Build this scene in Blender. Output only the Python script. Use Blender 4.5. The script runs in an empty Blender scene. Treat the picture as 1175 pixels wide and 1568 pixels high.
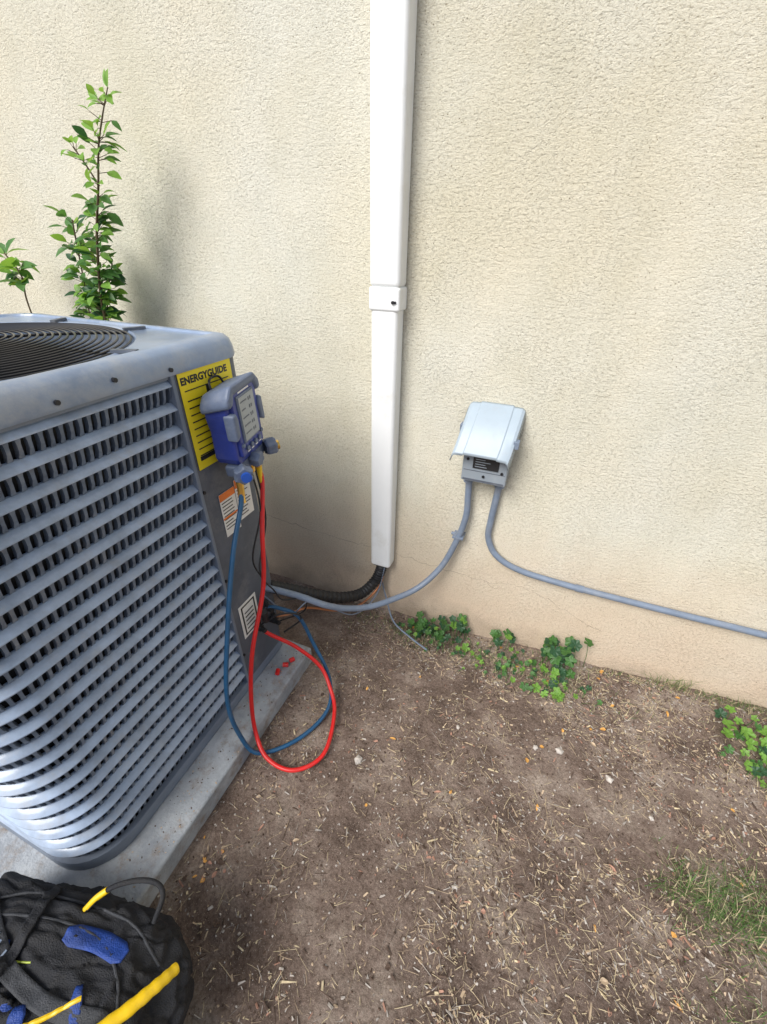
import bpy, math, random
from mathutils import Vector, Matrix, noise
from mathutils.bvhtree import BVHTree
random.seed(7)
S = bpy.context.scene
S.view_settings.view_transform = 'Standard'
S.view_settings.look = 'None'
S.view_settings.exposure = 0

# ------------------------------------------------------------------ helpers
def lk(ob, parent=None):
    S.collection.objects.link(ob)
    if parent: ob.parent = parent
    return ob

def empty(name, loc=(0, 0, 0), rotz=0):
    e = bpy.data.objects.new(name, None)
    e.empty_display_size = .1
    e.location = loc
    e.rotation_euler = (0, 0, rotz)
    return lk(e)

class MB:
    def __init__(s): s.v = []; s.f = []; s.m = []
    def face(s, idx, m=0): s.f.append(idx); s.m.append(m)
    def add(s, vs, fs, m=0):
        b = len(s.v); s.v.extend(vs)
        for f in fs: s.f.append([i + b for i in f]); s.m.append(m)
    def box(s, lo, hi, m=0, M=None):
        x0, y0, z0 = lo; x1, y1, z1 = hi
        vs = [Vector(p) for p in ((x0,y0,z0),(x1,y0,z0),(x1,y1,z0),(x0,y1,z0),(x0,y0,z1),(x1,y0,z1),(x1,y1,z1),(x0,y1,z1))]
        if M: vs = [M @ p for p in vs]
        s.add(vs, [(0,3,2,1),(4,5,6,7),(0,1,5,4),(1,2,6,5),(2,3,7,6),(3,0,4,7)], m)
    def tube(s, pts, r, n=10, m=0, sub=8, smooth=True, closed=False, cap=True):
        P = catmull(pts, sub) if smooth else [Vector(p) for p in pts]
        rr = r if callable(r) else (lambda t: r)
        N = len(P); up = None; rings = []
        for i, p in enumerate(P):
            if closed: t = (P[(i+1) % N] - P[i-1])
            else: t = (P[min(i+1, N-1)] - P[max(i-1, 0)])
            t.normalize()
            if up is None:
                up = Vector((0, 0, 1)) if abs(t.z) < .9 else Vector((1, 0, 0))
            u = (up - t * up.dot(t)).normalized(); w = t.cross(u); up = u
            rad = rr(i / (N-1))
            rings.append([p + (u * math.cos(a) + w * math.sin(a)) * rad for a in [2*math.pi*k/n for k in range(n)]])
        b = len(s.v)
        for R in rings: s.v.extend(R)
        L = N if closed else N-1
        for i in range(L):
            j = (i+1) % N
            for k in range(n):
                s.face([b+i*n+k, b+i*n+(k+1) % n, b+j*n+(k+1) % n, b+j*n+k], m)
        if cap and not closed:
            s.face([b+k for k in range(n)][::-1], m); s.face([b+(N-1)*n+k for k in range(n)], m)
    def cyl(s, a, b_, r, n=16, m=0, r2=None):
        r2 = r if r2 is None else r2
        s.tube([a, b_], lambda t: r + (r2-r)*t, n, m, smooth=False)
    def obj(s, name, mats, parent=None, smooth=False, bevel=0, seg=2, solid=0, angle=40):
        me = bpy.data.meshes.new(name)
        me.from_pydata([tuple(v) for v in s.v], [], [list(f) for f in s.f])
        for m in (mats if isinstance(mats, (list, tuple)) else [mats]): me.materials.append(m)
        me.polygons.foreach_set('material_index', s.m)
        me.update()
        if smooth:
            me.polygons.foreach_set('use_smooth', [True]*len(me.polygons))
        ob = bpy.data.objects.new(name, me)
        lk(ob, parent)
        if smooth:
            try: me.set_sharp_from_angle(angle=math.radians(angle))
            except Exception: pass
        if solid:
            md = ob.modifiers.new('s', 'SOLIDIFY'); md.thickness = solid; md.offset = 0
        if bevel:
            md = ob.modifiers.new('b', 'BEVEL'); md.width = bevel; md.segments = seg; md.limit_method = 'ANGLE'
            md.harden_normals = False
        return ob

def catmull(pts, sub):
    P = [Vector(p) for p in pts]
    if len(P) < 3: return P
    P = [P[0]*2-P[1]] + P + [P[-1]*2-P[-2]]
    out = []
    for i in range(1, len(P)-2):
        a, b, c, d = P[i-1], P[i], P[i+1], P[i+2]
        for k in range(sub):
            t = k/sub
            out.append(.5*((2*b)+(c-a)*t+(2*a-5*b+4*c-d)*t*t+(3*b-a-3*c+d)*t**3))
    out.append(P[-2].copy())
    return out

def mat(name, c, rough=.6, metal=0, var=.15, scale=20, bump=0, bscale=80, c2=None, spec=.5, trans=None, coat=0, grime=None):
    m = bpy.data.materials.new(name); m.use_nodes = True
    nt = m.node_tree; N = nt.nodes; Lk = nt.links
    b = N['Principled BSDF']
    b.inputs['Roughness'].default_value = rough
    b.inputs['Metallic'].default_value = metal
    b.inputs['Specular IOR Level'].default_value = spec
    b.inputs['Coat Weight'].default_value = coat
    tc = N.new('ShaderNodeTexCoord')
    nz = N.new('ShaderNodeTexNoise'); nz.inputs['Scale'].default_value = scale; nz.inputs['Detail'].default_value = 6
    nz.inputs['Roughness'].default_value = .65
    Lk.new(tc.outputs['Object'], nz.inputs['Vector'])
    cr = N.new('ShaderNodeValToRGB')
    cr.color_ramp.elements[0].position = .3; cr.color_ramp.elements[1].position = .7
    lo = tuple(x*(1-var) for x in c); hi = c2 if c2 else tuple(min(1, x*(1+var)) for x in c)
    cr.color_ramp.elements[0].color = (*lo, 1); cr.color_ramp.elements[1].color = (*hi, 1)
    Lk.new(nz.outputs['Fac'], cr.inputs['Fac']); col = cr.outputs['Color']
    if grime:
        gc, gs, g0, g1, amt = grime
        n4 = N.new('ShaderNodeTexNoise'); n4.inputs['Scale'].default_value = gs; n4.inputs['Detail'].default_value = 9; n4.inputs['Roughness'].default_value = .75
        Lk.new(tc.outputs['Object'], n4.inputs['Vector'])
        r4 = N.new('ShaderNodeValToRGB'); r4.color_ramp.elements[0].position = g0; r4.color_ramp.elements[1].position = g1
        r4.color_ramp.elements[0].color = (0, 0, 0, 1); r4.color_ramp.elements[1].color = (amt, amt, amt, 1)
        Lk.new(n4.outputs['Fac'], r4.inputs['Fac'])
        mg_ = N.new('ShaderNodeMix'); mg_.data_type = 'RGBA'; mg_.inputs[7].default_value = (*gc, 1)
        Lk.new(r4.outputs[0], mg_.inputs[0]); Lk.new(col, mg_.inputs[6]); col = mg_.outputs[2]
        ra = N.new('ShaderNodeMath'); ra.operation = 'MULTIPLY_ADD'; ra.inputs[1].default_value = .45; ra.inputs[2].default_value = rough
        Lk.new(r4.outputs[0], ra.inputs[0]); Lk.new(ra.outputs[0], b.inputs['Roughness'])
    Lk.new(col, b.inputs['Base Color'])
    if bump:
        n2 = N.new('ShaderNodeTexNoise'); n2.inputs['Scale'].default_value = bscale; n2.inputs['Detail'].default_value = 5
        Lk.new(tc.outputs['Object'], n2.inputs['Vector'])
        bp = N.new('ShaderNodeBump'); bp.inputs['Strength'].default_value = bump; bp.inputs['Distance'].default_value = .004
        Lk.new(n2.outputs['Fac'], bp.inputs['Height']); Lk.new(bp.outputs['Normal'], b.inputs['Normal'])
    if trans:
        t = N.new('ShaderNodeBsdfTranslucent'); t.inputs['Color'].default_value = (*trans, 1)
        mx = N.new('ShaderNodeMixShader'); mx.inputs[0].default_value = .35
        out = N['Material Output']
        Lk.new(b.outputs[0], mx.inputs[1]); Lk.new(t.outputs[0], mx.inputs[2]); Lk.new(mx.outputs[0], out.inputs[0])
    return m

# ------------------------------------------------------------------ camera
H = 1.5; D = 1.42; f = 642.0; p = math.radians(32.7); psi = math.radians(21.5); r = 0.02
F0 = Vector((-math.sin(psi), math.cos(psi), 0)); R0 = Vector((math.cos(psi), math.sin(psi), 0))
Fw = F0*math.cos(p)+Vector((0, 0, -math.sin(p))); U0 = F0*math.sin(p)+Vector((0, 0, math.cos(p)))
R = R0*math.cos(r)+U0*math.sin(r); U = -R0*math.sin(r)+U0*math.cos(r)
cd = bpy.data.cameras.new('camera'); cam = bpy.data.objects.new('camera', cd); lk(cam)
cam.matrix_world = Matrix(((R.x, U.x, -Fw.x, 0), (R.y, U.y, -Fw.y, -D), (R.z, U.z, -Fw.z, H), (0, 0, 0, 1)))
cd.sensor_fit = 'VERTICAL'; cd.sensor_height = 24; cd.lens = 24*f/1568; cd.clip_start = .02; cd.clip_end = 500
S.camera = cam

# ------------------------------------------------------------------ light
sd = Vector((.40, 1, -1.02)).normalized()
el = math.asin(-sd.z)
W = bpy.data.worlds.new('World'); S.world = W; W.use_nodes = True
nt = W.node_tree; bg = nt.nodes['Background']
sky = nt.nodes.new('ShaderNodeTexSky'); sky.sky_type = 'NISHITA'; sky.sun_disc = False
sky.sun_elevation = el; sky.sun_rotation = math.atan2(-sd.x, -sd.y); sky.dust_density = 2; sky.air_density = 1.0
hs = nt.nodes.new('ShaderNodeHueSaturation'); hs.inputs['Saturation'].default_value = .7
nt.links.new(sky.outputs[0], hs.inputs['Color']); nt.links.new(hs.outputs[0], bg.inputs['Color'])
bg.inputs['Strength'].default_value = .15
sl = bpy.data.lights.new('sun', 'SUN'); sl.energy = 3.45; sl.angle = math.radians(34); sl.color = (1, .975, .93)
so = bpy.data.objects.new('sun', sl); lk(so); so.rotation_euler = sd.to_track_quat('-Z', 'Y').to_euler(); so.location = (-2, -4, 5)

# ------------------------------------------------------------------ materials
def stucco():
    m = bpy.data.materials.new('stucco'); m.use_nodes = True
    nt = m.node_tree; N = nt.nodes; L = nt.links; b = N['Principled BSDF']; b.inputs['Roughness'].default_value = .9
    b.inputs['Specular IOR Level'].default_value = .2
    tc = N.new('ShaderNodeTexCoord')
    def nz(s, d=6, ro=.6, sc=None):
        n = N.new('ShaderNodeTexNoise'); n.inputs['Scale'].default_value = s; n.inputs['Detail'].default_value = d; n.inputs['Roughness'].default_value = ro
        if sc:
            mp = N.new('ShaderNodeMapping'); mp.inputs['Scale'].default_value = sc
            L.new(tc.outputs['Object'], mp.inputs['Vector']); L.new(mp.outputs[0], n.inputs['Vector'])
        else: L.new(tc.outputs['Object'], n.inputs['Vector'])
        return n
    def ramp(src, a, c, ca, cb):
        q = N.new('ShaderNodeValToRGB'); q.color_ramp.elements[0].position = a; q.color_ramp.elements[1].position = c
        q.color_ramp.elements[0].color = (*ca, 1); q.color_ramp.elements[1].color = (*cb, 1); L.new(src, q.inputs['Fac']); return q
    def mix(fac, a, bb, bt='MIX'):
        x = N.new('ShaderNodeMix'); x.data_type = 'RGBA'; x.blend_type = bt
        if isinstance(fac, float): x.inputs[0].default_value = fac
        else: L.new(fac, x.inputs[0])
        for i, s in ((6, a), (7, bb)):
            if isinstance(s, tuple): x.inputs[i].default_value = (*s, 1)
            else: L.new(s, x.inputs[i])
        return x.outputs[2]
    base = ramp(nz(.9, 5).outputs['Fac'], .38, .62, (.80, .745, .59), (.84, .82, .72))
    blot = ramp(nz(3, 8, .7, (1, 1, .5)).outputs['Fac'], .30, .66, (.86, .87, .85), (1, 1, 1))
    c = mix(1.0, base.outputs[0], blot.outputs[0], 'MULTIPLY')
    sep = N.new('ShaderNodeSeparateXYZ'); L.new(tc.outputs['Object'], sep.inputs[0])
    zz = N.new('ShaderNodeMath'); zz.operation = 'MULTIPLY_ADD'
    L.new(nz(4, 6, .65).outputs['Fac'], zz.inputs[0]); zz.inputs[1].default_value = .5; L.new(sep.outputs['Z'], zz.inputs[2])
    zr = ramp(zz.outputs[0], .33, .95, (.9, .9, .9), (0, 0, 0))
    c = mix(zr.outputs[0], c, (.72, .57, .43))
    zr2 = ramp(zz.outputs[0], .15, .34, (.85, .85, .85), (0, 0, 0))
    c = mix(zr2.outputs[0], c, (.36, .28, .21))
    fine = nz(190, 6, .75, (1, 1, 1.3)); mid = nz(70, 5, .7, (.8, 1, 1.3))
    mask = ramp(nz(3.0, 4).outputs['Fac'], .38, .60, (.30, .30, .30), (1, 1, 1))
    pit = ramp(nz(110, 4, .65, (.8, 1, 1.25)).outputs['Fac'], .36, .48, (0, 0, 0), (1, 1, 1))
    pm = N.new('ShaderNodeMath'); pm.operation = 'MULTIPLY'; L.new(pit.outputs[0], pm.inputs[0]); L.new(mask.outputs[0], pm.inputs[1])
    pm2 = N.new('ShaderNodeMath'); pm2.operation = 'MULTIPLY'; L.new(pm.outputs[0], pm2.inputs[0]); pm2.inputs[1].default_value = .9
    h1 = N.new('ShaderNodeMath'); h1.operation = 'MULTIPLY_ADD'; L.new(fine.outputs['Fac'], h1.inputs[0]); h1.inputs[1].default_value = 1.5; L.new(pm2.outputs[0], h1.inputs[2])
    h2 = N.new('ShaderNodeMath'); h2.operation = 'MULTIPLY_ADD'; L.new(mid.outputs['Fac'], h2.inputs[0]); h2.inputs[1].default_value = 1.4; L.new(h1.outputs[0], h2.inputs[2])
    bp = N.new('ShaderNodeBump'); bp.inputs['Strength'].default_value = .7; bp.inputs['Distance'].default_value = .005
    L.new(h2.outputs[0], bp.inputs['Height']); L.new(bp.outputs[0], b.inputs['Normal'])
    sp = ramp(fine.outputs['Fac'], .36, .48, (.55, .50, .41), (1, 1, 1))
    c = mix(.75, c, sp.outputs[0], 'MULTIPLY')
    vo = N.new('ShaderNodeTexVoronoi'); vo.inputs['Scale'].default_value = 70; L.new(tc.outputs['Object'], vo.inputs['Vector'])
    ph = ramp(vo.outputs['Distance'], .07, .13, (.30, .25, .19), (1, 1, 1))
    pk = ramp(nz(9, 2).outputs['Fac'], .50, .60, (0, 0, 0), (1, 1, 1))
    c = mix(pk.outputs[0], c, mix(1.0, c, ph.outputs[0], 'MULTIPLY'))
    L.new(c, b.inputs['Base Color'])
    return m

def dirt():
    m = bpy.data.materials.new('dirt'); m.use_nodes = True
    nt = m.node_tree; N = nt.nodes; L = nt.links; b = N['Principled BSDF']; b.inputs['Roughness'].default_value = .95
    b.inputs['Specular IOR Level'].default_value = .15
    tc = N.new('ShaderNodeTexCoord')
    def nz(s, d=8, ro=.65):
        n = N.new('ShaderNodeTexNoise'); n.inputs['Scale'].default_value = s; n.inputs['Detail'].default_value = d; n.inputs['Roughness'].default_value = ro
        L.new(tc.outputs['Object'], n.inputs['Vector']); return n
    cr = N.new('ShaderNodeValToRGB'); e = cr.color_ramp.elements
    e[0].position = .3; e[0].color = (.15, .108, .088, 1); e[1].position = .68; e[1].color = (.52, .43, .36, 1)
    x = e.new(.5); x.color = (.30, .225, .185, 1)
    L.new(nz(4.5).outputs['Fac'], cr.inputs['Fac'])
    cr2 = N.new('ShaderNodeValToRGB'); e = cr2.color_ramp.elements
    e[0].position = .33; e[0].color = (.38, .35, .33, 1); e[1].position = .58; e[1].color = (1.0, 1, 1, 1)
    L.new(nz(110, 8, .75).outputs['Fac'], cr2.inputs['Fac'])
    mx = N.new('ShaderNodeMix'); mx.data_type = 'RGBA'; mx.blend_type = 'MULTIPLY'; mx.inputs[0].default_value = .85
    L.new(cr.outputs[0], mx.inputs[6]); L.new(cr2.outputs[0], mx.inputs[7])
    vo = N.new('ShaderNodeTexVoronoi'); vo.inputs['Scale'].default_value = 190; L.new(tc.outputs['Object'], vo.inputs['Vector'])
    sr = N.new('ShaderNodeValToRGB'); sr.color_ramp.elements[0].position = .14; sr.color_ramp.elements[1].position = .22
    sr.color_ramp.elements[0].color = (.6, .6, .6, 1); sr.color_ramp.elements[1].color = (0, 0, 0, 1); L.new(vo.outputs['Distance'], sr.inputs[0])
    m2 = N.new('ShaderNodeMix'); m2.data_type = 'RGBA'; L.new(sr.outputs[0], m2.inputs[0]); L.new(mx.outputs[2], m2.inputs[6]); m2.inputs[7].default_value = (.54, .46, .38, 1)
    L.new(m2.outputs[2], b.inputs['Base Color'])
    n3 = nz(55, 10, .8)
    bp = N.new('ShaderNodeBump'); bp.inputs['Strength'].default_value = 1.0; bp.inputs['Distance'].default_value = .015
    L.new(n3.outputs['Fac'], bp.inputs['Height']); L.new(bp.outputs[0], b.inputs['Normal'])
    return m

DUST = (.38, .37, .36)
M_st = stucco(); M_di = dirt()
M_white = mat('white_vinyl', (.84, .86, .86), .35, var=.03, scale=4, grime=((.62, .60, .54), 6, .55, .75, .5))
M_dark = mat('dark_gap', (.02, .02, .02), .8)
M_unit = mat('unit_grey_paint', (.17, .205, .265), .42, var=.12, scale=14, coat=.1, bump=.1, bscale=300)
M_slat = mat('slat_grey_lit_tone', (.33, .41, .54), .32, var=.3, scale=11, coat=.25, grime=(DUST, 14, .50, .72, .5))  # louver grey lightened: sky light on the ledges put into the colour, plus dust
M_rib = mat('rib_grey_shade_tone', (.13, .165, .225), .42, var=.35, scale=30, grime=(DUST, 10, .52, .72, .45))  # same louver metal darkened: shade of the gaps put into the colour, plus dust
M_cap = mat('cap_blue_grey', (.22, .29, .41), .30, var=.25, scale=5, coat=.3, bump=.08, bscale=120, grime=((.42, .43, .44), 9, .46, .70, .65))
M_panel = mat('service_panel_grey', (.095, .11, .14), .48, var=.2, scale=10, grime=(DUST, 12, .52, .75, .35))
M_coil = mat('coil_black', (.012, .013, .016), .7, var=.5, scale=200)
M_blackwire = mat('guard_black', (.02, .02, .023), .28)
M_conc = mat('pad_concrete', (.31, .34, .38), .9, var=.2, scale=9, bump=.7, bscale=120, c2=(.50, .53, .56), grime=((.24, .18, .13), 16, .50, .66, .75))
M_pvc = mat('conduit_grey', (.18, .225, .30), .36, var=.12, scale=25, grime=(DUST, 20, .5, .75, .4))
M_box = mat('disconnect_grey', (.26, .30, .34), .42, var=.08, scale=12, grime=(DUST, 20, .5, .75, .4))
M_hood = mat('hood_light_grey', (.38, .455, .52), .38, var=.05, scale=12, grime=(DUST, 20, .55, .8, .4))
M_lblk = mat('label_black', (.02, .02, .022), .4)
M_yel = mat('label_yellow', (.90, .72, .02), .45, var=.03)
M_wlab = mat('label_white', (.8, .8, .78), .45, var=.04)
M_org = mat('label_orange', (.8, .2, .03), .45)
M_blu = mat('gauge_blue', (.022, .04, .24), .38, var=.15, coat=.15, grime=((.12, .13, .2), 25, .5, .8, .4))
M_gry = mat('gauge_grey_rubber', (.12, .155, .235), .5, var=.15, grime=(DUST, 30, .5, .8, .35))
M_lcd = mat('lcd', (.30, .33, .34), .2, var=.05, scale=30)
M_brass = mat('brass', (.75, .48, .12), .28, metal=.9)
M_red = mat('hose_red', (.68, .015, .015), .38, var=.12, grime=((.35, .08, .06), 30, .5, .75, .4))
M_hblue = mat('hose_blue', (.015, .09, .20), .38, var=.15, grime=((.08, .12, .16), 30, .5, .75, .4))
M_rub = mat('rubber_black', (.015, .015, .017), .5, bump=1.0, bscale=60)
M_copper = mat('copper', (.6, .25, .12), .4, metal=.7)
M_crack = mat('crack_shadow', (.25, .18, .12), .95)
M_bagk = mat('bag_black_fabric', (.013, .014, .018), .65, var=.4, scale=30, bump=.8, bscale=450, grime=((.06, .055, .05), 18, .5, .75, .6))
M_bagb = mat('bag_blue_fabric', (.012, .05, .26), .5, var=.4, scale=30, bump=.6, bscale=400, grime=((.05, .07, .14), 18, .5, .75, .5))
M_bagg = mat('bag_dark_grey', (.04, .043, .05), .65, var=.3, scale=40, bump=.6, bscale=400)
M_yp = mat('yellow_plastic', (.86, .56, .01), .38, var=.08, grime=((.5, .33, .06), 25, .5, .75, .6))
M_screw = mat('screw_dark', (.03, .03, .035), .4, metal=.5)

# ------------------------------------------------------------------ ground
def gz(x, y):
    w = max(0, min(1, (y+.45)/.4))
    z = (-.055 + .10*max(0, min(1, (x+.3)/1.3)))*w
    d = max(0, min(1, (x+.72)/.08)) if y < -.46 else 1
    z += .012*noise.noise(Vector((x*3, y*3, 0)))*d + .008*noise.noise(Vector((x*11, y*11, 3)))*d + .005*noise.noise(Vector((x*35, y*35, 7)))*d + .003*noise.noise(Vector((x*80, y*80, 7)))*d
    return z - .004*(1-d)
def axis(a, b, st, far):
    n = int((b-a)/st); c = [a+(b-a)*i/n for i in range(n+1)]
    k = st
    lo = []; x = a
    while x > -far: k *= 1.5; x -= k; lo.append(x)
    hi = []; x = b; k = st
    while x < far: k *= 1.5; x += k; hi.append(x)
    return lo[::-1]+c+hi
gx = axis(-1.3, 1.7, .0075, 80); gy = axis(-1.75, .1, .0075, 80)
g = MB()
for y in gy:
    for x in gx: g.v.append(Vector((x, y, gz(x, y) if abs(x) < 4 and abs(y) < 4 else 0)))
nx = len(gx)
for j in range(len(gy)-1):
    for i in range(nx-1):
        a = j*nx+i; g.face([a, a+1, a+nx+1, a+nx])
g.obj('ground', M_di, smooth=True, angle=180)

# ------------------------------------------------------------------ wall
wall = empty('stucco_wall')
b = MB(); b.box((-7, 0, -.3), (7, .2, 4.2)); b.obj('wall_face', M_st, wall)
b = MB(); b.box((-7.1, -.05, 4.2), (7.1, .3, 4.32)); b.obj('wall_coping', M_white, wall)
def crack(pts, name, rad):
    P = catmull([(x, 0, z) for x, z in pts], 14)
    Q = []
    for i, q in enumerate(P):
        o = noise.noise(Vector((q.x*25, 0, 5)))*.012 + noise.noise(Vector((q.x*90, 3, 5)))*.006
        Q.append(Vector((q.x, 0.0, q.z+o)))
    b = MB(); b.tube(Q, lambda t: rad*(.25+1.0*abs(noise.noise(Vector((t*23, 1, 1))))), 5, 0, smooth=False)
    b.obj(name, M_crack, wall)
crack([(-1.3, .345), (-1.18, .34), (-.92, .32), (-.63, .31), (-.48, .31), (-.36, .30), (-.2, .295), (-.08, .29), (.06, .31), (.2, .27), (.33, .21), (.40, .19)], 'crack_long', .0012)
crack([(-.08, .29), (-.05, .27), (-.03, .265)], 'crack_branch', .0012)

# ------------------------------------------------------------------ downspout
ds = empty('downspout')
b = MB(); b.box((-.594, -.074, 1.384), (-.494, -.001, 4.1)); b.obj('upper_pipe', M_white, ds, bevel=.014, seg=5)
b = MB(); b.box((-.5952, -.0752, 1.318), (-.4915, -.001, 1.386)); b.obj('coupling', M_white, ds, bevel=.008, seg=4)
b = MB(); b.box((-.591, -.070, .27), (-.499, -.001, 1.33)); b.obj('lower_pipe', M_white, ds, bevel=.014, seg=5)
b = MB(); b.cyl((-.512, -.0752, 1.345), (-.512, -.081, 1.345), .005, 10); b.cyl((-.505, -.0752, 1.345), (-.505, -.079, 1.345), .004, 8); b.obj('screw', M_screw, ds)
b = MB(); b.box((-.578, -.060, .266), (-.513, -.010, .272)); b.obj('dark_opening', M_dark, ds)

# ------------------------------------------------------------------ disconnect box
db = empty('electrical_disconnect_box')
b = MB(); b.box((-.232, -.088, .795), (-.078, -.001, .952)); b.obj('body', M_box, db, bevel=.004)
def strip(bm, rows, m=0):
    n = len(rows[0]); o = len(bm.v)
    for r_ in rows: bm.v.extend(Vector(q) for q in r_)
    for i in range(len(rows)-1):
        for j in range(n-1): bm.face([o+i*n+j, o+i*n+j+1, o+(i+1)*n+j+1, o+(i+1)*n+j], m)
b = MB(); rows = []
for (y, z, xl, xr, sk) in ((-.001, 1.050, -.243, -.068, .012), (-.010, 1.048, -.243, -.068, .012), (-.05, 1.016, -.246, -.070, .016), (-.09, .976, -.251, -.074, .024), (-.118, .938, -.256, -.078, .028), (-.132, .914, -.261, -.082, .024), (-.133, .906, -.262, -.083, .016)):
    rows.append([(xl-.009, y+.006, z-sk-.010), (xl-.002, y, z-.006), (xl+.006, y, z), (xl+.032, y, z+.001), (xl+.036, y, z+.005), (xr-.036, y, z+.005), (xr-.032, y, z+.001), (xr-.006, y, z), (xr+.002, y, z-.006), (xr+.006, y+.006, z-sk-.010)])
strip(b, rows); b.obj('hood', M_hood, db, smooth=True, solid=.003, angle=20)
b = MB(); b.box((-.260, -.072, .966), (-.243, -.046, .992)); b.box((-.076, -.100, .944), (-.058, -.072, .970)); b.obj('hood_clips', M_pvc, db, bevel=.002)
b = MB(); b.box((-.196, -.0925, .850), (-.108, -.0885, .902)); b.obj('pull_out_label', M_lblk, db, bevel=.001)
b = MB()
for i in range(4): b.box((-.188, -.0935, .857+i*.009), (-.188+random.uniform(.03, .062), -.0928, .8595+i*.009))
b.obj('label_print', M_box, db)
b = MB()
for x, z in ((-.215, .880), (-.155, .822), (-.095, .845)): b.cyl((x, -.0882, z), (x, -.092, z), .005, 10)
b.obj('box_screws', M_screw, db)
b = MB(); b.box((-.226, -.0895, .80), (-.084, -.0883, .806)); b.box((-.226, -.0895, .838), (-.084, -.0883, .840)); b.obj('door_seam', M_panel, db)

# ------------------------------------------------------------------ conduits
cA = empty('flexible_conduit')
b = MB(); b.tube([(-.212, -.035, .80), (-.205, -.033, .70), (-.202, -.033, .61), (-.222, -.036, .50), (-.268, -.06, .36), (-.345, -.12, .262), (-.437, -.2, .226), (-.51, -.27, .222), (-.575, -.35, .262), (-.63, -.42, .325), (-.70, -.46, .375), (-.77, -.49, .405), (-.83, -.51, .42)], .0125, 14)
b.obj('whip', M_pvc, cA, smooth=True)
b = MB(); b.cyl((-.212, -.035, .765), (-.212, -.035, .797), .018, 16); b.cyl((-.212, -.035, .775), (-.212, -.035, .788), .021, 6)
b.box((-.242, -.050, .506), (-.198, -.001, .516)); b.cyl((-.252, -.02, .511), (-.235, -.02, .511), .007, 8)
b.obj('connector_and_strap', M_pvc, cA, bevel=.001)
cB = empty('rigid_conduit')
b = MB(); b.tube([(-.10, -.022, .80), (-.104, -.022, .70), (-.108, -.02, .60), (-.106, -.018, .53), (-.075, -.018, .465), (-.02, -.018, .425), (.05, -.018, .405), (.12, -.018, .398), (.27, -.018, .392), (.58, -.018, .392), (.86, -.018, .396), (1.6, -.018, .40), (3.0, -.018, .40)], .0125, 14, sub=10)
b.obj('pipe', M_pvc, cB, smooth=True)
b = MB(); b.cyl((-.10, -.025, .762), (-.10, -.025, .797), .019, 16); b.cyl((.250, -.018, .3925), (.280, -.018, .392), .0145, 16); b.cyl((-.10, -.025, .772), (-.10, -.025, .785), .022, 6)
b.obj('couplings', M_pvc, cB, bevel=.001)

# ------------------------------------------------------------------ lineset
ls = empty('insulated_refrigerant_line')
b = MB(); b.tube([(-.545, -.035, .30), (-.548, -.045, .24), (-.565, -.075, .185), (-.60, -.15, .16), (-.645, -.25, .205), (-.70, -.35, .285), (-.76, -.42, .35), (-.83, -.48, .40)], lambda t: .024+.0018*math.sin(t*230), 14, sub=24)
b.obj('insulation', M_rub, ls, smooth=True)
b = MB(); b.tube([(-.83, -.52, .27), (-.77, -.47, .265), (-.72, -.40, .255), (-.66, -.28, .15), (-.60, -.16, .10), (-.545, -.07, .16), (-.53, -.04, .27)], .005, 8)
b.obj('liquid_line', M_copper, ls, smooth=True)
b = MB(); b.tube([(-.82, -.53, .40), (-.74, -.49, .30), (-.68, -.42, .33), (-.60, -.25, .12), (-.55, -.1, .12), (-.525, -.05, .28)], .003, 6)
b.tube([(-.545, -.03, .28), (-.55, -.04, .2), (-.52, -.04, .06), (-.45, -.12, .01), (-.35, -.17, .0), (-.26, -.21, .003)], .004, 6)
b.obj('control_wires', M_pvc, ls, smooth=True)

# ------------------------------------------------------------------ pad
b = MB(); b.box((-1.85, -1.45, -.05), (-.697, -.44, .07)); b.obj('equipment_pad', M_conc, bevel=.008, seg=3)

# ------------------------------------------------------------------ AC unit
ac = empty('air_conditioner_condenser')
X0, X1, Y0, Y1 = -1.66, -.82, -1.33, -.462
CX, CY = (X0+X1)/2, (Y0+Y1)/2
RC = .13
def rr(off, rad=(RC, RC, .035, RC), ns=14, na=9):
    x0, x1, y0, y1 = X0-off, X1+off, Y0-off, Y1+off
    R_ = [max(.002, q+off) for q in rad]
    C = [(x0+R_[0], y0+R_[0], 180), (x1-R_[1], y0+R_[1], 270), (x1-R_[2], y1-R_[2], 0), (x0+R_[3], y1-R_[3], 90)]
    pts = []
    for k in range(4):
        cx, cy, a0 = C[k]
        for i in range(na+1):
            a = math.radians(a0+90*i/na); pts.append((cx+R_[k]*math.cos(a), cy+R_[k]*math.sin(a)))
        nxp = C[(k+1) % 4]; a = math.radians(a0+90)
        e0 = pts[-1]; e1 = (nxp[0]+R_[(k+1) % 4]*math.cos(a), nxp[1]+R_[(k+1) % 4]*math.sin(a))
        for i in range(1, ns): pts.append((e0[0]+(e1[0]-e0[0])*i/ns, e0[1]+(e1[1]-e0[1])*i/ns))
    return pts
def loft(bm, loops, m=0, closed=True):
    n = len(loops[0]); o = len(bm.v)
    for l in loops: bm.v.extend(Vector(q) for q in l)
    for i in range(len(loops)-1):
        for j in range(n if closed else n-1):
            k = (j+1) % n; bm.face([o+i*n+j, o+i*n+k, o+(i+1)*n+k, o+(i+1)*n+j], m)
def lz(off, z): return [(x, y, z) for x, y in rr(off)]
def circ(rad, z):
    o = []
    for x, y in rr(0):
        a = math.atan2(y-CY, x-CX); o.append((CX+rad*math.cos(a), CY+rad*math.sin(a), z))
    return o
b = MB()
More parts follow.
